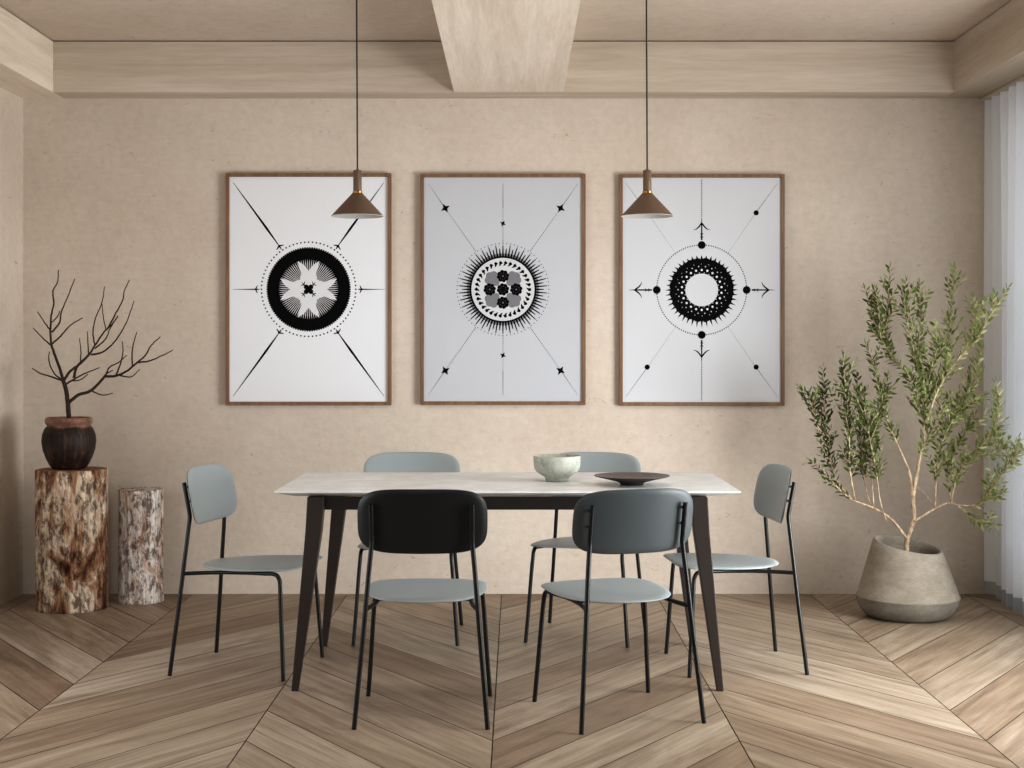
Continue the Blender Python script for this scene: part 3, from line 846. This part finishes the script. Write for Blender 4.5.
    for pts, r0, r1, ls, dens, dy in stems:
        # fraction of the way from the trunk drives depth drift
        w = []
        for x, y in pts:
            f = min(1, math.hypot(x - 910, y - 530) / 150)
            w.append(P(x, y, depth(x, f, dy * .5)) - base)
        w[0] = w[0]
        c = catmull(w, 6); n = len(c)
        tube(bt, c, [r0 + (r1 - r0) * (i / (n - 1)) ** .8 for i in range(n)], 8)
        L = sum((c[i + 1] - c[i]).length for i in range(n - 1))
        def at(s):
            acc = 0
            for i in range(n - 1):
                d = (c[i + 1] - c[i]).length
                if acc + d >= s or i == n - 2: return c[i].lerp(c[i + 1], min(1, (s - acc) / d)), (c[i + 1] - c[i]).normalized()
                acc += d
        s = L * ls + .005
        side = rn.random() * 6
        while s < L:
            p, d = at(s); side += 2.4 + rn.uniform(-.4, .4)
            # leaves on the stem
            o1 = d.orthogonal().normalized(); o2 = d.cross(o1)
            out = (o1 * math.cos(side) + o2 * math.sin(side))
            ld = (d * 1.0 + out * 1.1 + Vector((0, 0, .15)))
            tn = min(1, max(0, .42 + .34 * (p.x / .35) + rn.uniform(-.28, .28) + .12 * (out.x)))  # lighter to the right: window light painted into the tone, plus random variation
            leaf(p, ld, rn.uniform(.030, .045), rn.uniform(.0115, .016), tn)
            # twigs
            if rn.random() < .34 * dens and s < L * .86:
                tl = rn.uniform(.04, .105) * (1.0 if dens > .6 else .5)
                td = (d * .9 + out * .75 + Vector((0, -.0, .35))).normalized()
                q = [p, p + td * tl * .5 + Vector((0, 0, tl * .03)), p + td * tl + Vector((0, 0, tl * .12))]
                if (q[-1] + base).x < XMAX and (q[-1] + base).y < 7.5:
                    tube(bt, catmull(q, 3), [.0014] * 6 + [.0008], 5)
                    u = .15; sd = rn.random() * 6
                    while u <= 1.0:
                        pp = q[0].lerp(q[1], u * 2) if u < .5 else q[1].lerp(q[2], u * 2 - 1)
                        sd += PI + rn.uniform(-.5, .5)
                        o1 = td.orthogonal().normalized(); o2 = td.cross(o1)
                        oo = o1 * math.cos(sd) + o2 * math.sin(sd)
                        tn = min(1, max(0, .42 + .34 * (pp.x / .35) + rn.uniform(-.28, .28) + .12 * oo.x))  # same painted side light on the twig leaves
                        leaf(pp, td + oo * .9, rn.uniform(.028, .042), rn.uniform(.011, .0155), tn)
                        u += .0125 / tl
                    leaf(q[2], td, .032, .010, .6)
            s += .0095
        p, d = at(L); leaf(p, d, .035, .010, .6)
    obj('trunk', bt, M_bark, t, smooth=True)
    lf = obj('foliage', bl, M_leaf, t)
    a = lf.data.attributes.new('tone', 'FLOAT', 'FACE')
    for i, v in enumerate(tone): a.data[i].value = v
    print('leaves', len(tone) // 6)
tree()

# ------------------------------------------------------------------ lights
def area(name, loc, target, sx, sy, power, col, spread=180):
    l = bpy.data.lights.new(name, 'AREA'); l.shape = 'RECTANGLE'; l.size = sx; l.size_y = sy; l.energy = power; l.color = col; l.spread = math.radians(spread)
    o = bpy.data.objects.new(name, l); C.objects.link(o); o.location = loc
    d = Vector(target) - Vector(loc); o.rotation_euler = d.to_track_quat('-Z', 'Y').to_euler(); return o
LW = dict(daylight_right=126, wall_wash_low=25, daylight_left=42, front_left_fill=10, ceiling_lamp=12, world=.02, curtain_backlight=12)
def lamp_on(name, *a):
    if LW[name] > 0: area(name, *a[:4], LW[name], *a[4:])
lamp_on('daylight_right', (2.72, 4.85, 1.3), (0, 5.1, 1.0), 1.8, 2.2, (.97, 1, 1.02))
lamp_on('wall_wash_low', (2.72, 4.85, .7), (-1.5, 7.6, .55), 1.8, .9, (.97, 1, 1.02), 80)  # extra lamp added to brighten the lower back wall
lamp_on('daylight_left', (-2.74, 4.6, 1.0), (0, 5.8, .6), 2.0, 1.4, (.97, 1, 1.02))
lamp_on('curtain_backlight', (2.78, 6.75, 1.3), (2.0, 6.75, 1.3), 1.1, 2.3, (.97, 1, 1.02))  # lamp added behind the cloth to brighten the curtain
lamp_on('front_left_fill', (-.66, 1.3, 1.6), (0, 7.3, 1.3), .4, .4, (.97, 1, 1.02))  # added unseen lamp inside the room, lights the back wall from front left
lamp_on('ceiling_lamp', (0, 4.7, 2.58), (0, 5.2, 0), .45, .45, (.97, 1, 1.02))
w = bpy.data.worlds.new('World'); bpy.context.scene.world = w; w.use_nodes = True
w.node_tree.nodes['Background'].inputs[0].default_value = (.93, .97, 1, 1); w.node_tree.nodes['Background'].inputs[1].default_value = LW['world']

# ------------------------------------------------------------------ camera
cam = bpy.data.cameras.new('camera'); co = bpy.data.objects.new('camera', cam); C.objects.link(co)
co.location = (0, 0, CH); co.rotation_euler = (PI / 2, 0, 0)
cam.sensor_width = 36; cam.lens = F / 1024 * 36
cam.shift_x = -(CX - 512) / 1024; cam.shift_y = (HY - 384) / 1024
cam.clip_start = .05
bpy.context.scene.camera = co
sc = bpy.context.scene
sc.view_settings.view_transform = 'Standard'; sc.view_settings.look = 'None'; sc.view_settings.exposure = 0; sc.view_settings.gamma = .86
